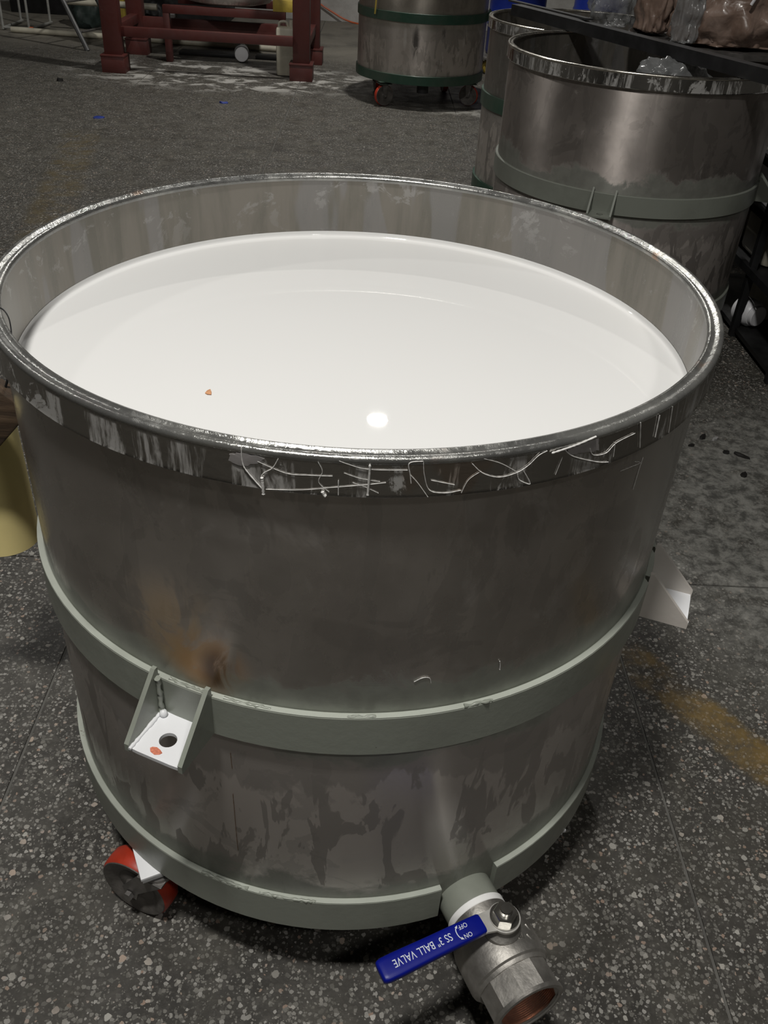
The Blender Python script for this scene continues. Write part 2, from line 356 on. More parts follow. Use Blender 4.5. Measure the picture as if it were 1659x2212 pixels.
# ---------------------------------------------------------------- tank parts
def ring_part(name,mat,par,r0,r1,z0,z1,gap=None,bead=.0015):
    prof=[(r0,z0),(r1-bead,z0),(r1,z0+bead),(r1,z1-bead),(r1-bead,z1),(r0,z1)]
    g=G()
    if gap: g.lathe(prof,120,gap[1],gap[0]+2*PI,closed=True)
    else: g.lathe(prof,128,closed=True)
    return g.obj(name,mat,par)
def lug(par,ang,rr_,zt,zb,mat_plate,mat_fin,detail=True,dz=0):
    if ang==-20.8: mat_fin=M_pale
    # plate with a bolt hole between two triangular fins
    a=R(ang); W=.086; L=.078; t=.006; base=rr_-.003
    Mx=Matrix.Rotation(a,4,'Z')
    hx,hr=base+.044,.0125; K=24; v=[];f=[]
    x0,x1,y0,y1=base,base+L,-W/2,W/2
    for z in (zb,zb+t):
        for k in range(K):
            q=2*PI*(k+.5)/K; c,s=math.cos(q),math.sin(q)
            tx=min(((x1-hx)/c if c>0 else (x0-hx)/c) if abs(c)>1e-6 else 9,((y1)/s if s>0 else (y0)/s) if abs(s)>1e-6 else 9)
            v.append(Vector((hx+hr*c,hr*s,z))); v.append(Vector((hx+tx*c,tx*s,z)))
    o=2*K
    for k in range(K):
        j=(k+1)%K
        f+=[(o+2*k,o+2*k+1,o+2*j+1,o+2*j),(2*k,2*j,2*j+1,2*k+1),(2*k,o+2*k,o+2*j,2*j),(2*k+1,2*j+1,o+2*j+1,o+2*k+1)]
    p=mk('lifting_lug',[Mx@q for q in v],f,mat_plate,par,30)
    for s in(-1,1):
        g=G(); poly=[(base,zb-.001),(base+L+.001,zb-.001),(base+L+.001,zb+.012),(base+.006,zt+.018),(base,zt+.018)]
        # drawn in the x-z plane, thickness along y
        n=len(poly); ya=s*(W/2)-.0035; yb=ya+.007
        vv=[Mx@Vector((x,ya,z)) for x,z in poly]+[Mx@Vector((x,yb,z)) for x,z in poly]
        g.add(vv,[tuple(range(n)),tuple(range(2*n-1,n-1,-1))]+[(i,n+i,n+(i+1)%n,(i+1)%n) for i in range(n)])
        g.obj('side_fin',mat_fin,p,20)
    if detail:
        rnd=random.Random(5); g=G(); pts=[];ra=[]
        for i in range(16):
            t_=i/15; pts.append(Mx@Vector((base+.006+rnd.uniform(-.001,.001),-W/2+.007,zb+.004+t_*(zt-zb)))); ra.append(.0028+.0022*rnd.random()+(.003 if i==0 else 0))
        g.tube(pts,ra,8); g.obj('weld_bead',mat_fin,p,60)
        g=G(); pts=[];ra=[]
        for i in range(20):
            t_=i/19; pts.append(Mx@Vector((base+.002+t_*L,-W/2+.0055,zb+t+.0005))); ra.append(.002+.0018*rnd.random())
        g.tube(pts,ra,8); g.obj('weld_bead',mat_plate,p,60)
    if ang==-113.6:
        rnd=random.Random(8)
        for nm,pts,mt in (('red_smudge',[(.066,-.014),(.071,-.010),(.073,-.002),(.070,.004),(.066,.006),(.063,.001),(.061,-.006),(.063,-.012)],M_smr),('peach_smudge',[(.028,.026),(.040,.030),(.052,.033),(.058,.036),(.057,.039),(.048,.038),(.038,.034)],M_smp)):
            k=len(pts); vv=[Mx@Vector((base+a_,b_,zb+t-.0002)) for a_,b_ in pts]+[Mx@Vector((base+a_,b_,zb+t+.0007)) for a_,b_ in pts]
            G().add(vv,[tuple(range(k-1,-1,-1)),tuple(range(k,2*k))]+[(i,(i+1)%k,k+(i+1)%k,k+i) for i in range(k)]).obj(nm,mt,p,0)
        G().lathe([(0,.0),(.0045,.001),(.006,.005),(.0045,.010),(0,.0115)],16,m=Mx@Matrix.Translation((base+.010,-W/2+.012,zb+t-.001))).obj('paint_blob',mat_plate,p,60)
    return p
def caster(par,ang,rc,ztop,plate_rot,wheel_rot,wr=.066,trail=.035,mats=None,ext=(0,0)):
    tread,hubm,plm=mats or (M_tread,M_hub,M_white)
    a=R(ang); C=Vector((rc*math.cos(a),rc*math.sin(a),0))
    P=Matrix.Translation(C)@Matrix.Rotation(plate_rot,4,'Z')
    g=G(); g.box((0,0,ztop-.004),(.115,.115,.008),P,bev=.001); root=g.obj('caster',plm,par)
    g=G(); g.box((0,0,ztop-.019),(.110,.105,.006),P,bev=.001); g.obj('swivel_plate',plm,root)
    g=G(); g.box((0,0,ztop-.012),(.07,.07,.009),P); g.obj('spacer',M_dark,root)
    Wm=Matrix.Translation(C+Vector((*ext,0)))@Matrix.Rotation(wheel_rot,4,'Z')  # local x = rolling direction, y = axle
    wz=wr; g=G()
    g.lathe([(0,ztop-.022),(.03,ztop-.022),(.03,ztop-.032),(.026,ztop-.034),(0,ztop-.034)],24,m=Wm)
    for s in(-1,1):
        poly=[(-.026,ztop-.03),(.026,ztop-.03),(trail+.017,wz+.010),(trail+.012,wz-.013),(trail-.012,wz-.013),(trail-.018,wz+.010)]
        n=len(poly); ya=s*.0285-.002; yb=ya+.004
        vv=[Wm@Vector((x,ya,z)) for x,z in poly]+[Wm@Vector((x,yb,z)) for x,z in poly]
        g.add(vv,[tuple(range(n)),tuple(range(2*n-1,n-1,-1))]+[(i,n+i,n+(i+1)%n,(i+1)%n) for i in range(n)])
    g.box((0,0,ztop-.031),(.052,.057,.004),Wm); g.obj('fork',M_zinc,root)
    Ax=Wm@Matrix.Translation((trail,0,wz))@Matrix.Rotation(PI/2,4,'X')
    g=G(); g.lathe([(wr-.012,-.020),(wr-.005,-.0215),(wr-.001,-.016),(wr,0),(wr-.001,.016),(wr-.005,.0215),(wr-.012,.020)],48,m=Ax,closed=True); g.obj('wheel_tread',tread,root)
    g=G(); g.lathe([(0,-.023),(.018,-.023),(.021,-.016),(.040,-.012),(wr-.016,-.021),(wr-.005,-.0222),(wr-.004,-.0205),(wr-.0115,-.0195),(wr-.0115,.0195),(wr-.004,.0205),(wr-.005,.0222),(wr-.016,.021),(.040,.012),(.021,.016),(.018,.023),(0,.023)],48,m=Ax); g.obj('wheel_hub',hubm,root)
    g=G(); g.lathe([(0,-.040),(.0095,-.040),(.0095,-.032),(.006,-.031),(.006,.031),(.0095,.032),(.0095,.040),(0,.040)],6,m=Ax); g.obj('axle_bolt',M_zinc,root,20)
    return root
def make_tank(name,loc,label,o):
    """o: dict of sizes and materials; local origin on the floor under the tank's axis"""
    t=empty(name,loc); tag(t,label,'tank',o.get('group'))
    Rb=o.get('Rb',.538); Rr=o.get('Rr',.550); H=o.get('H',1.12); hb=.053
    zb=o.get('zbot',.1737); zbt=o.get('zbt',.2545); zm0,zm1=o.get('zm',(.630,.7052)); Ri=Rb-.005
    g=G(); g.lathe([(0,zb+.02),(Rb-.002,zb+.02),(Rb,zb+.024),(Rb,H-.03),(Rb,H-.008),(Ri+.0005,H-.008)],160); g.obj('shell',o['steel'],t)
    g=G(); g.lathe([(Ri+.0008,H-.0085),(Ri,H-.009),(Ri,H-.03),(Ri,.5*H),(Ri,zb+.05),(Ri-.03,zb+.03),(0,zb+.028)],160); g.obj('inner_wall',o.get('inner',M_inner),t)
    g=G(); g.lathe([(Rb+.0005,H-hb+.001),(Rr-.001,H-hb-.0005),(Rr+.001,H-hb+.002),(Rr,H-hb+.006),(Rr,H-.012),(Rr-.001,H-.007),(Rb+.0005,H-.007)],160,closed=True); g.obj('rim_band',o['rim'],t,50)
    g=G(); g.lathe([(Rr-.002,H-.0105),(Rr+.0012,H-.008),(Rr+.0012,H-.003),(Rr-.002,H),(Rr-.007,H-.0005),(Rr-.0105,H-.0042),(Rr-.0145,H-.0042),(Rr-.018,H-.001),(Rr-.021,H-.002),(Rr-.0225,H-.006),(Rr-.0215,H-.0105)],160,closed=True); g.obj('rim_lip',o.get('lip',M_lip),t,60)
    ring_part('middle_ring',o['paint'],t,Rb-.001,Rb+.0105,zm0,zm1)
    if o.get('edge'):  # thin added strips that carry the lit tops of both rings
        G().lathe([(Rb+.0012,zm1-.0004),(Rb+.0100,zm1-.0004),(Rb+.0100,zm1+.0008),(Rb+.0012,zm1+.0008)],128,closed=True).obj('lit_ring_edge',o['edge'],t)
        G().lathe([(Rb+.0012,zbt-.0004),(Rb+.0100,zbt-.0004),(Rb+.0100,zbt+.0008),(Rb+.0012,zbt+.0008)],120,o['gap'][1],o['gap'][0]+2*PI,closed=True).obj('lit_ring_edge',o['edge'],t)
    gap=o.get('gap'); ring_part('bottom_ring',o['paint'],t,Rb-.001,Rb+.0105,zb,zbt,gap)
    for a in o.get('lugs',[]): lug(t,a,Rb+.0105,zm1,zm0+.003,o.get('plate',M_white),o['paint'],o.get('detail',False))
    for q in o.get('casters',[]): caster(t,q[0],q[1],zb,q[2],q[3],o.get('wr',.066),o.get('trail',.035),o.get('cmats'),q[4] if len(q)>4 else (0,0))
    return t
# ---------------------------------------------------------------- the main tank
VA=-65.2
main=make_tank('mixing_tank',(0,0,0),'open stainless steel tank filled with white liquid, blue-handled valve at its foot',dict(steel=M_steel,rim=M_rim,paint=M_grey,
    edge=M_lit_edge,gap=(R(VA-5.6),R(VA+5.6)),lugs=[-113.6,-20.8,66.8,156.8],detail=True,
    wr=.073,trail=.05,casters=[(-128.5,.500,math.atan2(.42,.9),R(155),(-.007,-.036)),(-38.5,.470,R(10),R(100)),(51.5,.47,R(30),R(240)),(141.5,.47,R(60),R(300))]))
# valve: drawn along local x (radial), z up
VZ=.200; VM=Matrix.Rotation(R(VA),4,'Z')@Matrix.Translation((0,0,VZ))@Matrix.Rotation(PI/2,4,'Y')  # lathe axis z -> radial x
def vl(prof,n=64): return G().lathe(prof,n,m=VM)
nip=vl([(0,.52),(.047,.525),(.050,.53),(.050,.577),(.047,.580),(0,.580)]).obj('outlet_pipe',M_grey,main)
vl([(.0505,.5765),(.0525,.578),(.0525,.588),(.0505,.590),(.046,.589)]).obj('thread_tape',M_tape,nip)
valve=vl([(.044,.586),(.0515,.587),(.0515,.602),(.051,.606),(.058,.612),(.0650,.620),(.0680,.630),(.0690,.645),(.0695,.670),(.0695,.688),(.0680,.6935),(.0640,.696),(.0630,.699),(.0615,.702),(.040,.702)]).obj('ball_valve',M_cast,main)
G().lathe([(.052,.700),(.0610,.7015),(.0615,.742),(.0600,.747),(.0560,.7490),(.050,.747)],10,a0=PI/10,a1=PI/10+2*PI,m=VM).obj('outlet_collar',M_cast,valve,25)
vl([(.052,.744),(.0618,.744),(.0622,.7475),(.0605,.7502),(.0550,.7508),(.0525,.749)]).obj('outlet_lip',M_cast,valve)
pr=[(.0575,.7497)]
for i in range(15):
    z=.7465-i*.003; pr+=[(.0520,z),(.0498,z-.0015)]
pr+=[(.045,.700),(0,.690)]
vl(pr,64).obj('thread',M_thread,valve,20)
# raised foundry marks and stop lug on the body
SM=Matrix.Rotation(R(VA),4,'Z')@Matrix.Translation((.647,0,VZ))   # stem frame: x radial, z up
g=G()
def onbody(x,ang,rad=.0685): return SM@Vector((x-.647,rad*math.sin(ang),rad*math.cos(ang)))
def mark(pts,w_=.0022): g.tube([onbody(.647+x,R(a)) for x,a in pts],w_,6)
mark([(.004,16),(.018,16),(.018,22),(.027,22),(.027,14),(.022,12)]); mark([(.022,30),(.030,33),(.030,40),(.024,44)]); mark([(.004,40),(.012,42),(.012,50)])
g.obj('cast_mark',M_cast,valve,60)
G().lathe([(.030,.055),(.030,.072),(.024,.078),(.0185,.086),(.0185,.094),(0,.094)],32,m=SM).obj('stem_boss',M_cast,valve)
g=G(); g.lathe([(.0235,.1005),(.0235,.1025),(.008,.1025)],32,m=SM); g.lathe([(.0195,.1025),(.0195,.1135),(.0182,.1155),(.009,.1155)],6,m=SM); g.lathe([(.0088,.094),(.0100,.1225),(.0088,.1240),(0,.1240)],20,m=SM); g.obj('stem_nut',M_bright,valve,20)
g=G(); g.lathe([(.012,.094),(.026,.094),(.026,.0985),(.012,.0985)],32,m=SM)
# lever: steel strap from the stem, vinyl grip
S0=SM@Vector((0,0,.098)); A=Vector((.236,-.5985,S0.z)); B=Vector((.074,-.6795,S0.z-.002))
ldir=(B-A).normalized(); side=Vector((-ldir.y,ldir.x,0)); up=Vector((0,0,1))
def strap(pts,wd,th): 
    v=[];f=[]
    for p,w_ in zip(pts,wd):
        for sx,sz in((-1,-1),(1,-1),(1,1),(-1,1)): v.append(Vector(p)+side*sx*w_/2+up*sz*th/2)
    for i in range(len(pts)-1):
        for k in range(4): f.append((i*4+k,i*4+(k+1)%4,(i+1)*4+(k+1)%4,(i+1)*4+k))
    f+=[(3,2,1,0),tuple(len(pts)*4-4+k for k in range(4))]; return v,f
zl=S0.z-.0015
pts=[Vector((S0.x,S0.y,zl))-ldir*.012,Vector((S0.x,S0.y,zl))+ldir*.008,Vector((S0.x,S0.y,zl)).lerp(Vector((A.x,A.y,zl)),.5),Vector((A.x,A.y,zl)),Vector((A.x,A.y,zl))+ldir*.16]
v,f=strap(pts,[.040,.044,.036,.032,.030],.0045); g.add(v,f)
g.obj('lever_strap',simple('matt_stainless_strap',(.52,.51,.48),.5,.7,.15,20),valve,30)
# grip: rounded slab with slightly flared end
g=G(); K=24; prof=[]
def rsect(wd,ht,n=24,e=4.0):
    out=[]
    for k in range(n):
        q=2*PI*k/n; c,s=math.cos(q),math.sin(q)
        out.append((math.copysign(abs(c)**(2/e),c)*wd/2,math.copysign(abs(s)**(2/e),s)*ht/2))
    return out
Lg=(B-A).length; st=[(0,.3,.5),(.001,.88,.85),(.004,.97,.95),(.02,1,1),(.5*Lg,1.04,1),(Lg-.03,1.13,1),(Lg-.010,1.12,.98),(Lg-.004,1.04,.9),(Lg-.001,.93,.75),(Lg,.6,.4)]
v=[];f=[]
for s_,a_,b_ in st:
    c=A+ldir*s_
    for x_,z_ in rsect(.0335*a_,.0165*b_,K): v.append(c+side*x_+up*z_)
for i in range(len(st)-1):
    for k in range(K): f.append((i*K+k,i*K+(k+1)%K,(i+1)*K+(k+1)%K,(i+1)*K+k))
f+=[tuple(range(K-1,-1,-1)),tuple((len(st)-1)*K+k for k in range(K))]
g.add(v,f); g.obj('lever_grip',M_blue,valve,50)
# print on the grip (reads from the stem towards the tip)
tx=ldir; ty=-side if (-side).dot(Vector((0,-1,0)))>0 else side
ty=Vector((0,0,1)).cross(tx)
def print_text(name,body,size,along,across,sx=1.0):
    cu=bpy.data.curves.new(name,'FONT'); cu.body=body; cu.size=size; cu.align_x='LEFT'; cu.align_y='CENTER'; cu.resolution_u=3; cu.extrude=.0002
    tmp=bpy.data.objects.new(name,cu); COL.objects.link(tmp); bpy.context.view_layer.update()
    me=bpy.data.meshes.new_from_object(tmp); bpy.data.objects.remove(tmp)
    o=A+tx*along+ty*across+up*.0084
    for q in me.vertices: q.co=o+tx*(q.co.x*sx)+ty*q.co.y+up*q.co.z
    me.materials.clear(); me.materials.append(M_print); ob=bpy.data.objects.new(name,me); COL.objects.link(ob); ob.parent=valve
    return ob
print_text('lettering','SS 3" BALL VALVE',.0178,.057,.000,.74)
print_text('lettering','ON',.0105,.026,.0095,.85)
print_text('lettering','OFF',.0105,.026,-.0065,.85)
g=G(); arc=[A+tx*(.044+.004*math.cos(q))+ty*(.001+.009*math.sin(q))+up*.0084 for q in [R(-75+15*i) for i in range(11)]]
v=[];f=[]
for i,p in enumerate(arc):
    t_=(arc[min(i+1,10)]-arc[max(i-1,0)]).normalized(); nn=t_.cross(up)*.0007; v+=[p-nn,p+nn]
for i in range(10): f.append((2*i,2*i+1,2*i+3,2*i+2))
for e,dr_ in((0,-1),(10,1)):
    p=arc[e]; t_=(arc[min(e+1,10)]-arc[max(e-1,0)]).normalized()*dr_; nn=t_.cross(up); k=len(v); v+=[p-nn*.0022,p+nn*.0022,p+t_*.005]; f.append((k,k+1,k+2))
g.add(v,f); g.obj('printed_arrow',M_print,valve,0)
# strings and smears of dried glue on the rim band
STR=[(1.6,[(-102.15,1.119),(-102.13,1.101),(-101.69,1.090),(-99.89,1.069)]),(1.0,[(-97.96,1.111),(-98.65,1.098),(-99.94,1.086),(-99.80,1.063)]),(3.2,[(-99.88,1.085),(-99.81,1.077),(-99.75,1.063)]),
(0.7,[(-100.37,1.104),(-98.65,1.098),(-96.75,1.093),(-94.29,1.094),(-91.85,1.095)]),(0.8,[(-91.17,1.115),(-90.03,1.111),(-87.97,1.106),(-83.48,1.105)]),(2.6,[(-87.75,1.112),(-87.75,1.099),(-87.82,1.073)]),
(1.2,[(-81.80,1.116),(-83.35,1.114),(-83.15,1.099),(-82.97,1.088)]),(0.9,[(-83.15,1.099),(-82.20,1.088),(-80.88,1.069)]),(0.9,[(-81.78,1.115),(-81.52,1.098),(-80.76,1.078),(-78.94,1.073),(-76.97,1.075)]),
(0.8,[(-99.49,1.069),(-95.23,1.074),(-91.44,1.081),(-85.83,1.089)]),(1.2,[(-91.18,1.090),(-91.14,1.071)]),(0.9,[(-80.69,1.091),(-77.86,1.083)]),
(1.0,[(-76.05,1.109),(-74.57,1.095),(-72.43,1.087),(-70.17,1.090),(-68.85,1.097),(-67.67,1.108),(-66.60,1.112)]),(1.1,[(-70.14,1.089),(-69.73,1.079),(-68.15,1.071),(-69.48,1.092)]),
(2.4,[(-65.94,1.108),(-63.97,1.110),(-62.21,1.112),(-59.63,1.116)]),(1.3,[(-64.13,1.109),(-62.51,1.096),(-58.38,1.078),(-56.37,1.072)]),(1.0,[(-60.20,1.102),(-59.30,1.090),(-57.12,1.087),(-55.57,1.097),(-52.33,1.100)]),
(0.6,[(-74.70,1.114),(-72.46,1.105),(-70.17,1.090)]),(1.0,[(-55.91,1.098),(-55.58,1.077)]),(0.6,[(-64.18,1.099),(-64.72,1.076)]),(0.7,[(-76.91,1.071),(-76.23,1.088),(-74.83,1.098)]),
(1.4,[(-51.76,1.113),(-50.45,1.074)]),(1.6,[(-47.66,1.110),(-47.28,1.078)]),(1.2,[(-44.66,1.112),(-43.59,1.071)]),
(.7,[(-93.5,1.112),(-93.0,1.100),(-93.4,1.086),(-92.2,1.074)]),(.6,[(-90.6,1.10),(-88.8,1.094),(-86.5,1.090)]),(.6,[(-89.6,1.088),(-88.2,1.083),(-86.6,1.075)])]
def cylp(a,z,r): return Vector((r*math.cos(R(a)),r*math.sin(R(a)),z))
def strand(w_,pts,r,name='glue_strand'):
    a=smoothline([(p[0],p[1],0) for p in pts],6); k=len(a)
    rad=[.00052*w_*(.75+.5*math.sin(i*1.7)**2) for i in range(k)]
    return G().tube([cylp(q.x,q.y,r+.0004*w_) for q in a],rad,6).obj(name,M_glue,main,60)
for w_,pts in STR: strand(w_,pts,.5508)
strand(1.0,[(-46.41,1.039),(-46.67,1.019),(-46.84,.991)],.5384); strand(.7,[(-48.42,1.040),(-46.77,1.032),(-49,1.034),(-51.41,1.036)],.5384)
strand(1.1,[(-79.8,.762),(-78.6,.768),(-77.6,.766),(-77.3,.756)],.5384); strand(1.5,[(-66.9,.772),(-66.7,.764),(-66.6,.755)],.5384)
strand(3.4,[(-92.95,1.075),(-92.8,1.071),(-92.6,1.069)],.5508)
M_rustrun=simple('rust_run',(.13,.075,.035),.7)
for pts in ([(-106.9,.585),(-106.85,.565),(-106.8,.55)],[(-107.0,.49),(-106.95,.44),(-106.9,.385),(-106.8,.345)]):
    o_=strand(.8,pts,.5380,'rust_run'); o_.data.materials[0]=M_rustrun
def film(pts,r):
    pts=[Vector((a,z,0)) for a,z in pts]; rnd=random.Random(3); out=[]
    for i in range(len(pts)):
        p,q=pts[i],pts[(i+1)%len(pts)]
        for k in range(5): 
            s=p.lerp(q,k/5); out.append((s.x+rnd.uniform(-.12,.12),s.y+rnd.uniform(-.0012,.0012)))
    c=(sum(p[0] for p in out)/len(out),sum(p[1] for p in out)/len(out)); n=len(out)
    v=[cylp(a,z,r-.001) for a,z in out]+[cylp(a,z,r+.0006) for a,z in out]+[cylp(*c,r+.0012)]
    f=[(i,(i+1)%n,n+(i+1)%n,n+i) for i in range(n)]+[(n+i,n+(i+1)%n,2*n) for i in range(n)]
    return mk('dried_film',v,f,M_film,main,60)
film([(-103.61,1.107),(-102.11,1.112),(-99.60,1.109),(-100.41,1.100),(-102.39,1.095),(-103.87,1.098)],.5505)
film([(-61.69,1.112),(-59.18,1.112),(-58.52,1.095),(-60.79,1.096),(-63.35,1.101),(-63.69,1.110)],.5505)
# weld runs on top of the two rings
rnd=random.Random(11)
def weld(a0,a1,z,r,w_,mat):
    k=int(abs(a1-a0)*2.2)+3; pts=[];ra=[]
    for i in range(k):
        a=a0+(a1-a0)*i/(k-1); pts.append(cylp(a,z+rnd.uniform(-.0008,.0008),r+rnd.uniform(-.001,.001))); ra.append(w_*rnd.uniform(.6,1.25))
    return G().tube(pts,ra,8).obj('weld_bead',mat,main,60)
weld(-107,-100,.7052,.5435,.0028,M_grey); weld(-89,-85,.7056,.545,.0024,M_grey); weld(-72,-67.5,.7058,.546,.0028,M_grey); weld(-116,-109.5,.7052,.5435,.003,M_grey)
weld(-114,-105,.2547,.545,.003,M_grey); weld(-103,-93,.2547,.546,.0024,M_grey)
# ---------------------------------------------------------------- liquid
def liquid(name,loc,r,z,mat,label):
    g=G(); g.lathe([(0,0),(.2*r,0),(.6*r,0),(r-.008,0),(r-.004,.0006),(r-.0018,.002),(r-.0008,.005),(r-.0003,.0095),(r-.0002,.010),(r-.0002,-.03),(0,-.03)],160)
    o=g.obj(name,mat,None,80); o.location=(loc[0],loc[1],z); return tag(o,label,'liquid',kind='stuff')
liquid('white_liquid',(0,0),.5328,.9945,M_milk,'smooth white glossy liquid filling the front open steel tank')
g=G(); g.add([(-.006,-.002,0),(-.002,-.006,.0006),(.004,-.006,.0004),(.003,.002,.001),(.0,.010,.0006),(-.004,.006,.0003),(0,0,.0022)],[(0,1,6),(1,2,6),(2,3,6),(3,4,6),(4,5,6),(5,0,6),(5,4,3,2,1,0)])
o=g.obj('orange_flake',simple('orange_flake',(.62,.30,.14),.5),None,0); o.location=(-.2132,-.1947,.9955); tag(o,'tiny orange flake floating on the white liquid','flake')
# thin wire hooked over the left of the rim
g=G(); g.tube(smoothline([(-.500,-.243,1.095),(-.498,-.242,1.118),(-.488,-.238,1.128),(-.472,-.240,1.131),(-.459,-.253,1.126),(-.452,-.268,1.115),(-.450,-.280,1.100)],6),.0010,6)
tag(g.obj('thin_wire',M_dark),'thin dark bent wire hooked over the left of the front tank rim','wire')
# ---------------------------------------------------------------- other tanks
ICAST=[(-128,.46,R(20),R(200)),(-40,.46,R(10),R(100)),(52,.46,R(30),R(240)),(142,.46,R(60),R(300))]
t2=make_tank('mixing_tank',(1.08,2.55,0),'stained steel tank under the long dark bar, directly behind the filled tank',dict(steel=M_steel2,rim=M_rim2,paint=M_grey2,lip=M_lip2,lugs=[-110.5,-20,70],casters=ICAST,plate=M_grey2))
t3=make_tank('mixing_tank',(1.15,3.98,0),'steel tank with dark green bands, behind the barred tank and before blue drums',dict(steel=M_steel3,rim=M_rim2,paint=M_green,H=1.06,lip=M_lip2,lugs=[-20,70],casters=ICAST,plate=M_green))
t4=make_tank('mixing_tank',(.40,7.42,0),'dark-banded steel tank on red wheels right of the red stand',dict(steel=M_steel4,rim=M_rim,paint=M_green,Rb=.560,Rr=.572,zbot=.200,zbt=.272,zm=(.665,.735),
    lugs=[-8,82],plate=M_grey,wr=.085,trail=.0,casters=[(-127,.52,R(20),R(28)),(-24,.49,R(10),R(-22)),(55,.46,R(10),R(100)),(145,.46,R(10),R(100))],cmats=(M_tread,M_hub,M_green)))
g=G(); g.lathe([(0,.19),(.05,.19),(.05,.13),(0,.13)],20,m=Matrix.Translation((.02,-.45,0))); g.obj('drain_stub',M_dark,t4)
g=G(); g.add([(-.025,-.012,.74),(-.012,-.012,.74),(-.004,-.012,.86),(-.02,-.012,.95),(-.03,-.012,.95),(-.018,-.012,.86)]+[(-.025,-.008,.74),(-.012,-.008,.74),(-.004,-.008,.86),(-.02,-.008,.95),(-.03,-.008,.95),(-.018,-.008,.86)],[(0,1,2,5),(5,2,3,4),(7,6,11,8),(8,11,10,9),(0,6,7,1),(1,7,8,2),(2,8,9,3),(4,10,11,5),(5,11,6,0)])
g.xf(Matrix.Translation((-.40,-.405,-.04))); g.obj('yellow_tape',M_yelp,t4,0)
# ---------------------------------------------------------------- bar, strip and bags on the second tank
a=Vector((.645,3.465,1.1205)); b=Vector((1.475,1.63,1.1205)); dr_=(b-a).normalized(); sd=Vector((-dr_.y,dr_.x,0))*1.0
def bar(name,a,b,wd,ht,mat,flange=True):
    g=G(); dr=(b-a).normalized(); sd=Vector((-dr.y,dr.x,0)).normalized(); up_=sd.cross(dr); up_=up_ if up_.z>0 else -up_
    if flange: poly=[(-.004,0),(.002,0),(.002,ht-.006),(wd,ht-.006),(wd,ht),(-.004,ht)]
    else: poly=[(-wd/2,0),(wd/2,0),(wd/2,ht),(-wd/2,ht)]
    n=len(poly); v=[p+sd*x+up_*z for p in(a,b) for x,z in poly]
    g.add(v,[tuple(range(n)),tuple(range(2*n-1,n-1,-1))]+[(i,(i+1)%n,n+(i+1)%n,n+i) for i in range(n)]); return g.obj(name,mat,None,20)
tag(bar('angle_iron',a,b,.05,.046,M_dark),'long dark angle iron bar laid across the rims behind the filled tank','bar')
tag(bar('flat_strip',Vector((.74,4.25,1.105)),Vector((.915,2.96,1.171)),.035,.008,M_dark,False),'short thin dark metal strip resting on the long dark bar','bar')
def bag(name,c,s,mat,seed,label,cat='bag',amp=.22,sub=5,flat=.35):
    bm=bmesh.new(); bmesh.ops.create_icosphere(bm,subdivisions=sub,radius=1)
    for q in bm.verts:
        p=q.co.copy(); o=Vector((seed*3.3,seed*1.7,seed))
        h=noise.fractal(p*1.3+o,1.0,2.0,3)*.35+abs(noise.noise(p*2.6+o))*.55+abs(noise.noise(p*6.0+o))*.22-.15
        p=p*(1+amp*h*2.0)
        if p.z<-flat: p.z=-flat+(p.z+flat)*.12
        q.co=Vector((p.x*s[0],p.y*s[1],(p.z+flat)*s[2]))
    me=bpy.data.meshes.new(name); bm.to_mesh(me); bm.free(); me.materials.append(mat); me.shade_smooth()
    o=bpy.data.objects.new(name,me); COL.objects.link(o); o.location=c; return tag(o,label,cat)
# tray that carries the bags, resting on the far tank's rim
g=G(); Tm=Matrix.Translation((1.50,2.82,1.129)); g.lathe([(0,0),(.38,0),(.41,.004),(.425,.020),(.430,.020),(.426,-.002),(.412,-.008),(0,-.008)],72,m=Tm)
tag(g.obj('round_tray',M_zinc,None),'shallow round grey metal tray under the brown bags on the far tank','tray')
bag('plastic_bag',(1.47,2.78,1.150),(.235,.20,.23),M_bagb,2,'large crumpled brown plastic-wrapped bag sagging on the round tray',amp=.30)
bag('plastic_bag',(1.81,2.86,1.150),(.085,.13,.16),M_bagb,5,'smaller brown bag at the right edge of the round tray',amp=.28)
bag('plastic_bag',(1.20,3.02,1.150),(.075,.13,.20),M_bagb,8,'brown bag half covered by clear film beside the short dark strip',amp=.30)
bag('clear_film',(1.06,3.16,1.150),(.10,.11,.17),M_bagc,9,'crumpled clear grey plastic film by the short strip, left of brown bags','film',amp=.40)
bag('clear_film',(1.26,2.72,1.150),(.055,.09,.20),M_bagc,12,'clear plastic film wrapped over the front of the large brown bag','film',amp=.35)
g=G(); g.tube(smoothline([(1.44,2.545,1.30),(1.455,2.54,1.345),(1.455,2.545,1.40),(1.475,2.56,1.45)],5),[.006]*16,8); tag(g.obj('white_tie',M_pwhite),'white plastic tie strip standing on the large brown bag','tie')
bag('clear_film',(1.16,2.38,.965),(.15,.10,.12),M_bagc,18,'pale plastic film bunched inside the barred tank under the bar','film',amp=.30)
liquid('dark_residue',(1.08,2.55),.5325,.94,simple('brown_residue',(.05,.042,.036),.3),'dark brown residue filling the barred tank')
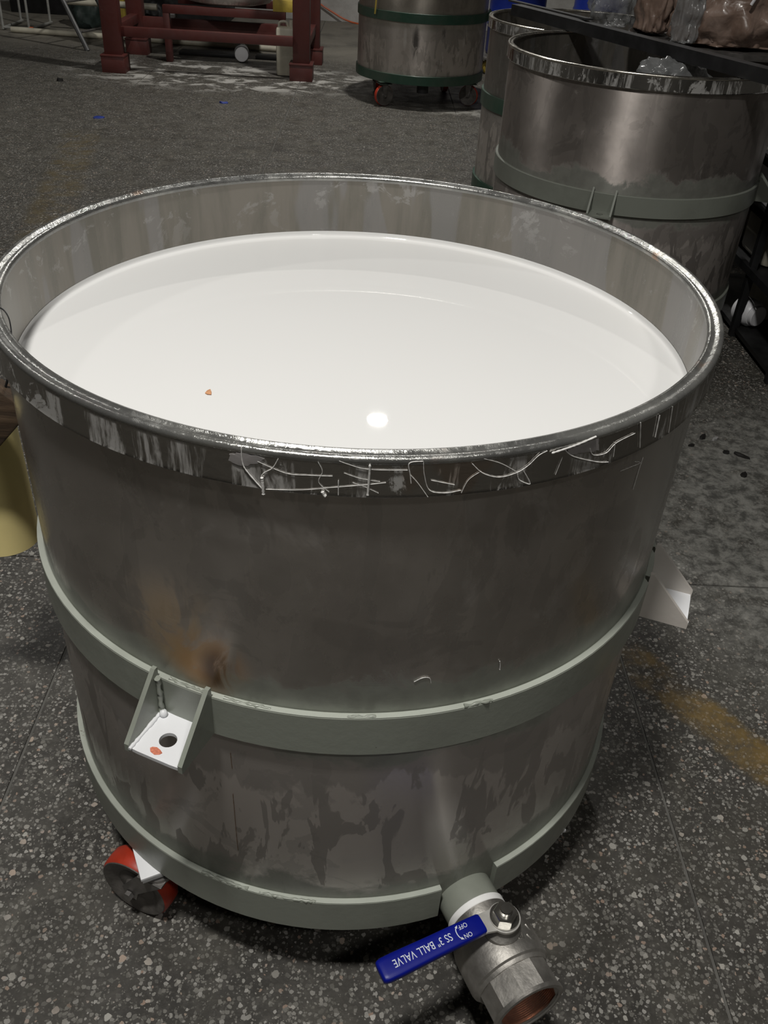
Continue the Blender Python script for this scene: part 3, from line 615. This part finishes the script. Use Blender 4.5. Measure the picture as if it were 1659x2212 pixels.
# ---------------------------------------------------------------- red machine stand
st=empty('machine_stand',(-1.58,8.3,0)); tag(st,'oxide red painted steel machine stand with square feet in the background','stand')
def sb(name,x0,x1,y0,y1,z0,z1,mat=M_red,par=st,off=(-1.58,8.3),bev=.0015):
    return G().box(((x0+x1)/2-off[0],(y0+y1)/2-off[1],(z0+z1)/2),(x1-x0,y1-y0,z1-z0),None,bev).obj(name,mat,par,30)
for x,y in((-2.44,7.86),(-.70,7.98),(-2.46,8.90),(-.66,8.92)):
    p=sb('post',x-.078,x+.078,y-.07,y+.07,.15,1.9); f_=sb('foot',x-.108,x+.108,y-.105,y+.105,0,.135,par=st,bev=.001); sb('foot_cap',x-.112,x+.112,y-.11,y+.11,.135,.15,par=st,bev=.001)
sb('front_beam',-2.37,-.775,7.86,7.93,.295,.375); sb('back_beam',-2.39,-.73,8.84,8.92,.215,.345)
sb('side_beam',-2.50,-2.42,7.93,8.83,.29,.37); sb('side_beam',-.70,-.62,8.05,8.85,.29,.37)
sb('support_ring_beam',-2.10,-.90,8.50,8.58,.43,.50); sb('support_ring_beam',-2.10,-.90,9.30,9.38,.43,.50)
sb('support_leg',-.965,-.905,8.5,8.58,.0,.43); sb('support_leg',-2.10,-2.04,8.5,8.58,.0,.43)
g=G(); g.lathe([(0,.505),(.30,.505),(.42,.53),(.46,.60),(.47,.75),(.47,1.7),(0,1.7)],64,m=Matrix.Translation((.07,.64,0))); g.obj('vessel',M_steel4,st)
tag(sb('white_box',-2.16,-2.06,8.85,8.91,.3455,.40,M_pwhite,None,(0,0)),'small white box sitting on the red stand rear beam','box')
tag(sb('yellow_plate',-1.02,-.83,8.50,8.58,.5015,.60,M_yelp,None,(0,0)),'yellow plate standing on the red stand by the right post','plate')
# jerry can by the right post
jc=empty('jerry_can',(-.86,8.16,0)); tag(jc,'tall white plastic can standing beside the red stand right post','can')
G().box((0,0,.21),(.19,.15,.42),None,.025).obj('can_body',M_cream,jc)
g=G(); g.lathe([(.0,.475),(.02,.475),(.024,.42),(.024,.415)],20,m=Matrix.Translation((.05,0,0))); g.obj('neck',M_cream,jc)
g=G(); g.tube(smoothline([(-.07,0,.415),(-.06,0,.455),(-.0,0,.46),(.02,0,.415)],5),.012,8); g.obj('handle',M_cream,jc)
# jar lying on the floor under the stand
jr=empty('plastic_jar',(-1.37,8.72,.078)); jr.rotation_euler=(R(90),0,R(8)); tag(jr,'white-lidded plastic jar lying on the floor under the red stand','jar')
G().lathe([(0,-.16),(.07,-.16),(.076,-.15),(.076,.02),(.07,.03),(0,.03)],40).obj('jar_body',M_bagc,jr)
G().lathe([(.0,.052),(.062,.052),(.068,.046),(.068,.03),(0,.03)],40).obj('lid',M_pwhite,jr)
tag(sb('dark_board',-2.06,-1.46,8.95,9.15,.001,.03,M_black,None,(0,0)),'flat black board on the floor under the red stand, left of the jar','board')
tag(sb('dark_board',-1.26,-.92,8.95,9.15,.001,.03,M_black,None,(0,0)),'flat black board on the floor right of the jar under the red stand','board')
# ---------------------------------------------------------------- clutter, far left
g=G(); g.tube([(-4.05,9.72,.031),(-2.9,9.62,.031),(-.9,9.46,.031)],.03,14); tag(g.obj('floor_pipe',M_cream),'long off-white pipe lying on the floor behind the red stand','pipe')
M_lad=simple('dull_grey_alloy',(.10,.10,.10),.5,.6)
M_tubew=simple('grimy_white_tube',(.30,.30,.28),.5)
ld=empty('step_ladder',(-3.0,9.0,0)); tag(ld,'grey metal step ladder leaning left of the red stand','ladder')
for (bx,by),(tx_,ty_) in (((.02,-.15),(-.53,.10)),((.20,.42),(-.32,.52))):
    G().tube([(bx,by,.0),(tx_,ty_,1.1)],.024,8).obj('rail',M_lad,ld)
for z in(.16,.42,.68):
    k=z/1.1; G().tube([(.02-.55*k,-.15+.25*k,z),(.20-.52*k,.42+.10*k,z)],.012,8).obj('rung',M_zinc,ld)
tf=empty('tube_frame',(-4.0,9.85,0)); tag(tf,'white painted tube frame standing at the far left','frame')
for x,y in((-.17,0),(.12,0),(.17,.6),(-.17,.6)):
    G().tube([(x-.02,y,.012),(x,y,1.0)],.014,8).obj('upright',M_tubew,tf)
for z in(.03,.95):
    G().tube([(-.18,0,z),(.12,0,z)],.013,8).obj('crossbar',M_tubew,tf); G().tube([(.12,0,z),(.17,.6,z)],.013,8).obj('crossbar',M_tubew,tf); G().tube([(-.18,0,z),(-.17,.6,z)],.013,8).obj('crossbar',M_tubew,tf)
G().lathe([(.0145,0),(.02,0),(.02,.05),(.0145,.05)],12,m=Matrix.Translation((.10,0,.03))@Matrix.Rotation(PI/2,4,'Y')).obj('orange_band',M_orange,tf)
M_dgreen=simple('dark_green_tarp',(.018,.030,.026),.6,0,.4,6)
bag('tarp_sack',(-3.42,10.55,.0),(.20,.25,.30),M_dgreen,21,'dark green tarp sack heaped behind the white pipe',cat='sack',amp=.25,sub=4)
bag('tarp_sack',(-2.62,10.55,.0),(.24,.28,.30),M_black,24,'black sack heaped behind the step ladder',cat='sack',amp=.25,sub=4)
g=G(); g.tube([(-3.55,10.08,.30),(-2.5,10.10,.29)],.035,12); tag(g.obj('short_pipe',M_cream),'short cream pipe resting on sacks behind the ladder','pipe')
tag(sb('yellow_post',-3.16,-3.06,10.85,10.95,0,1.2,M_yelp,None,(0,0)),'dirty yellow steel post behind the step ladder','post')
tag(sb('added_dark_cabinet',-4.6,-1.9,11.3,12.1,0,1.6,M_dark,None,(0,0),.01),'large dark cabinet shape added against the back wall to darken the background','cabinet')  # made-up dark mass, added to darken the far-left background
# ---------------------------------------------------------------- orange hose, blue drums
g=G(); g.tube(smoothline([(-1.10,12.27,.50),(-.85,12.26,.25),(-.60,12.24,.11),(-.33,12.18,.012),(.1,11.9,.012)],6),.011,8); tag(g.obj('orange_hose',M_orange),'thin orange hose running down the whitewashed back wall','hose')
def drum(loc,label):
    t=empty('plastic_drum',loc); tag(t,label,'drum')
    pr=[(0,0),(.27,0),(.285,.015),(.29,.04),(.29,.26),(.298,.275),(.298,.295),(.29,.31),(.29,.58),(.298,.595),(.298,.615),(.29,.63),(.29,.84),(.28,.87),(.25,.885),(0,.885)]
    G().lathe(pr,48).obj('drum_body',M_bdrum,t); G().lathe([(.04,.885),(.04,.905),(0,.905)],20,m=Matrix.Translation((.15,0,0))).obj('bung',M_black,t); return t
tr=empty('flat_trolley',(1.55,9.15,0)); tag(tr,'low trolley with yellow wheels carrying a blue drum','trolley')
G().box((0,0,.155),(.95,.62,.03),None,.004).obj('deck',M_zinc,tr)
for x in(-.36,.36):
    for y in(-.24,.24):
        G().lathe([(.02,-.02),(.06,-.02),(.065,-.015),(.065,.015),(.06,.02),(.02,.02)],24,m=Matrix.Translation((x,y,.066))@Matrix.Rotation(PI/2,4,'X')@Matrix.Rotation(R(25),4,'Y'),closed=True).obj('wheel',M_yelp,tr)
        G().box((x,y,.11),(.05,.07,.062),None).obj('wheel_bracket',M_dark,tr)
drum((1.45,9.12,.171),'blue plastic drum on the low trolley behind the green-banded tanks')
drum((2.36,9.3,0),'blue plastic drum on the floor, right of the trolley drum')
# ---------------------------------------------------------------- yellow scoop hung on the tank at the left edge
ys=empty('hanging_scoop',(-.716,.119,.46)); tag(ys,'yellow plastic tube scoop with dark wooden handle hanging left of the filled tank','scoop')
G().lathe([(.065,0),(.065,.28),(.060,.285),(0,.285),(0,.278),(.060,.278),(.0615,.0),(.065,0)],56).obj('yellow_tube',M_yellow,ys)
Hm=Matrix.Translation((.016,-.083,.275))@Matrix.Rotation(R(-42),4,'Y')
g=G(); g.box((0,0,0),(.072,.040,.30),Hm@Matrix.Rotation(R(84),4,'Y'),.004); g.obj('wooden_handle',M_wood,ys)
g=G(); g.tube(smoothline([(.085,-.085,.36),(.12,-.075,.45),(.150,-.074,.56),(.160,-.074,.598),(.166,-.074,.606)],5),.0022,8); g.obj('wire_hook',M_dark,ys)
# ---------------------------------------------------------------- rack at the right edge
rk=empty('storage_rack',(1.95,2.55,0)); tag(rk,'dark steel rack with bottles behind the tanks at the right edge','rack')
for x,y in((-.25,-.60),(-.25,-.13),(-.25,.55),(.35,-.60),(.35,.55)):
    G().box((x,y,.375),(.03,.03,.75)).obj('upright',M_dark,rk,0)
for z in(.31,.545,.735):
    for x in(-.262,.362): G().box((x,-.02,z),(.024,1.17,.032)).obj('rail',M_dark,rk,0)
    if z!=.735: G().box((.05,-.02,z-.008),(.58,1.15,.010)).obj('shelf',M_dark,rk,0)
G().box((.05,-.02,.035),(.60,1.17,.02)).obj('shelf',M_black,rk,0)
def jug(loc,s,label,rz=0,mat=M_cream):
    t=empty('plastic_jug',loc,rz); tag(t,label,'jug')
    G().box((0,0,s[2]*.42),(s[0],s[1],s[2]*.84),None,min(s)*.12).obj('jug_body',mat,t)
    G().lathe([(.022,s[2]*.83),(.022,s[2]*.97),(.018,s[2]),(0,s[2])],20,m=Matrix.Translation((s[0]*.2,0,0))).obj('cap',M_bdrum,t)
    G().tube(smoothline([(-s[0]*.35,0,s[2]*.82),(-s[0]*.3,0,s[2]*.95),(0,0,s[2]*.96),(s[0]*.1,0,s[2]*.85)],5),.010,8).obj('handle',mat,t); return t
jug((1.87,2.60,.3085),(.24,.30,.22),'large cream plastic jug on the rack middle shelf')
jug((1.86,2.98,.3085),(.22,.26,.22),'cream plastic jug at the back of the rack middle shelf')
jug((1.95,2.62,.0455),(.22,.26,.235),'cream plastic jug on the rack bottom shelf behind the white jar')
jug((1.93,2.20,.0455),(.20,.24,.22),'cream plastic jug at the near end of the rack bottom shelf')
tag(sb('white_carton',1.74,1.98,2.42,2.85,.5425,.72,M_pwhite,None,(0,0),.006),'white carton on the top shelf of the dark rack','carton')
wj=empty('plastic_jar',(1.70,2.44,.1)); wj.location=(1.755,2.455,.106); wj.rotation_euler=(R(90),0,R(25)); tag(wj,'round white jar lying on the rack bottom shelf','jar')
G().lathe([(0,-.05),(.052,-.05),(.060,-.04),(.060,.03),(.050,.045),(0,.045)],32).obj('jar_body',M_pwhite,wj); G().lathe([(.046,.045),(.046,.065),(.042,.068),(0,.068)],32).obj('lid',M_pwhite,wj)
# ---------------------------------------------------------------- scraps on the floor
def scrap(name,loc,s,rz,mat,label,seed):
    rnd=random.Random(seed); n=7; base=[]
    for i in range(n):
        q=2*PI*i/n; base.append((s[0]*math.cos(q)*rnd.uniform(.75,1.1),s[1]*math.sin(q)*rnd.uniform(.75,1.1)))
    g=G(); g.add([(x,y,.0005) for x,y in base]+[(x*.9,y*.9,.004+rnd.uniform(0,s[2])) for x,y in base]+[(0,0,.005+s[2]*.6)],[tuple(range(n-1,-1,-1))]+[(i,(i+1)%n,n+(i+1)%n,n+i) for i in range(n)]+[(n+i,n+(i+1)%n,2*n) for i in range(n)])
    o=g.obj(name,mat,None,0); o.location=(*loc,0); o.rotation_euler=(0,0,rz); return tag(o,label,'scrap')
M_scrapb=simple('blue_scrap',(.012,.03,.20),.5); M_scrapd=simple('black_scrap',(.008,.007,.006),.6); M_scrapw=simple('pale_scrap',(.26,.255,.25),.6)
scrap('blue_scrap',(-1.261,6.723),(.045,.025,.012),.2,M_scrapb,'bright blue scrap on the floor before the red stand',1)
scrap('blue_scrap',(-2.108,5.934),(.045,.03,.008),.5,M_scrapb,'dull blue scrap on the floor near a slab joint, far left',2)
scrap('dark_lump',(-2.788,7.241),(.035,.03,.03),.1,M_scrapd,'small dark lump on the floor left of the red stand',3)
for i,((x,y),s,m,l) in enumerate([((1.282,1.471),(.022,.011,.004),M_scrapd,'black flake left of the pale flake on the floor'),((1.326,1.462),(.020,.009,.004),M_scrapw,'pale flake among black flakes on the floor right of the tank'),
    ((1.22,1.407),(.013,.008,.003),M_scrapd,'smallest black flake, nearest the filled tank'),((1.385,1.351),(.033,.011,.006),M_scrapd,'longest black flake on the floor at the right'),((1.352,1.221),(.020,.012,.004),M_scrapd,'black flake lying closest to the camera, right of the tank'),((1.337,1.369),(.016,.012,.003),M_scrapd,'small black flake left of the longest flake')]):
    scrap('floor_flake',(x,y),s,[.9,.8,.2,-.7,1.0,.3][i],m,l,20+i)
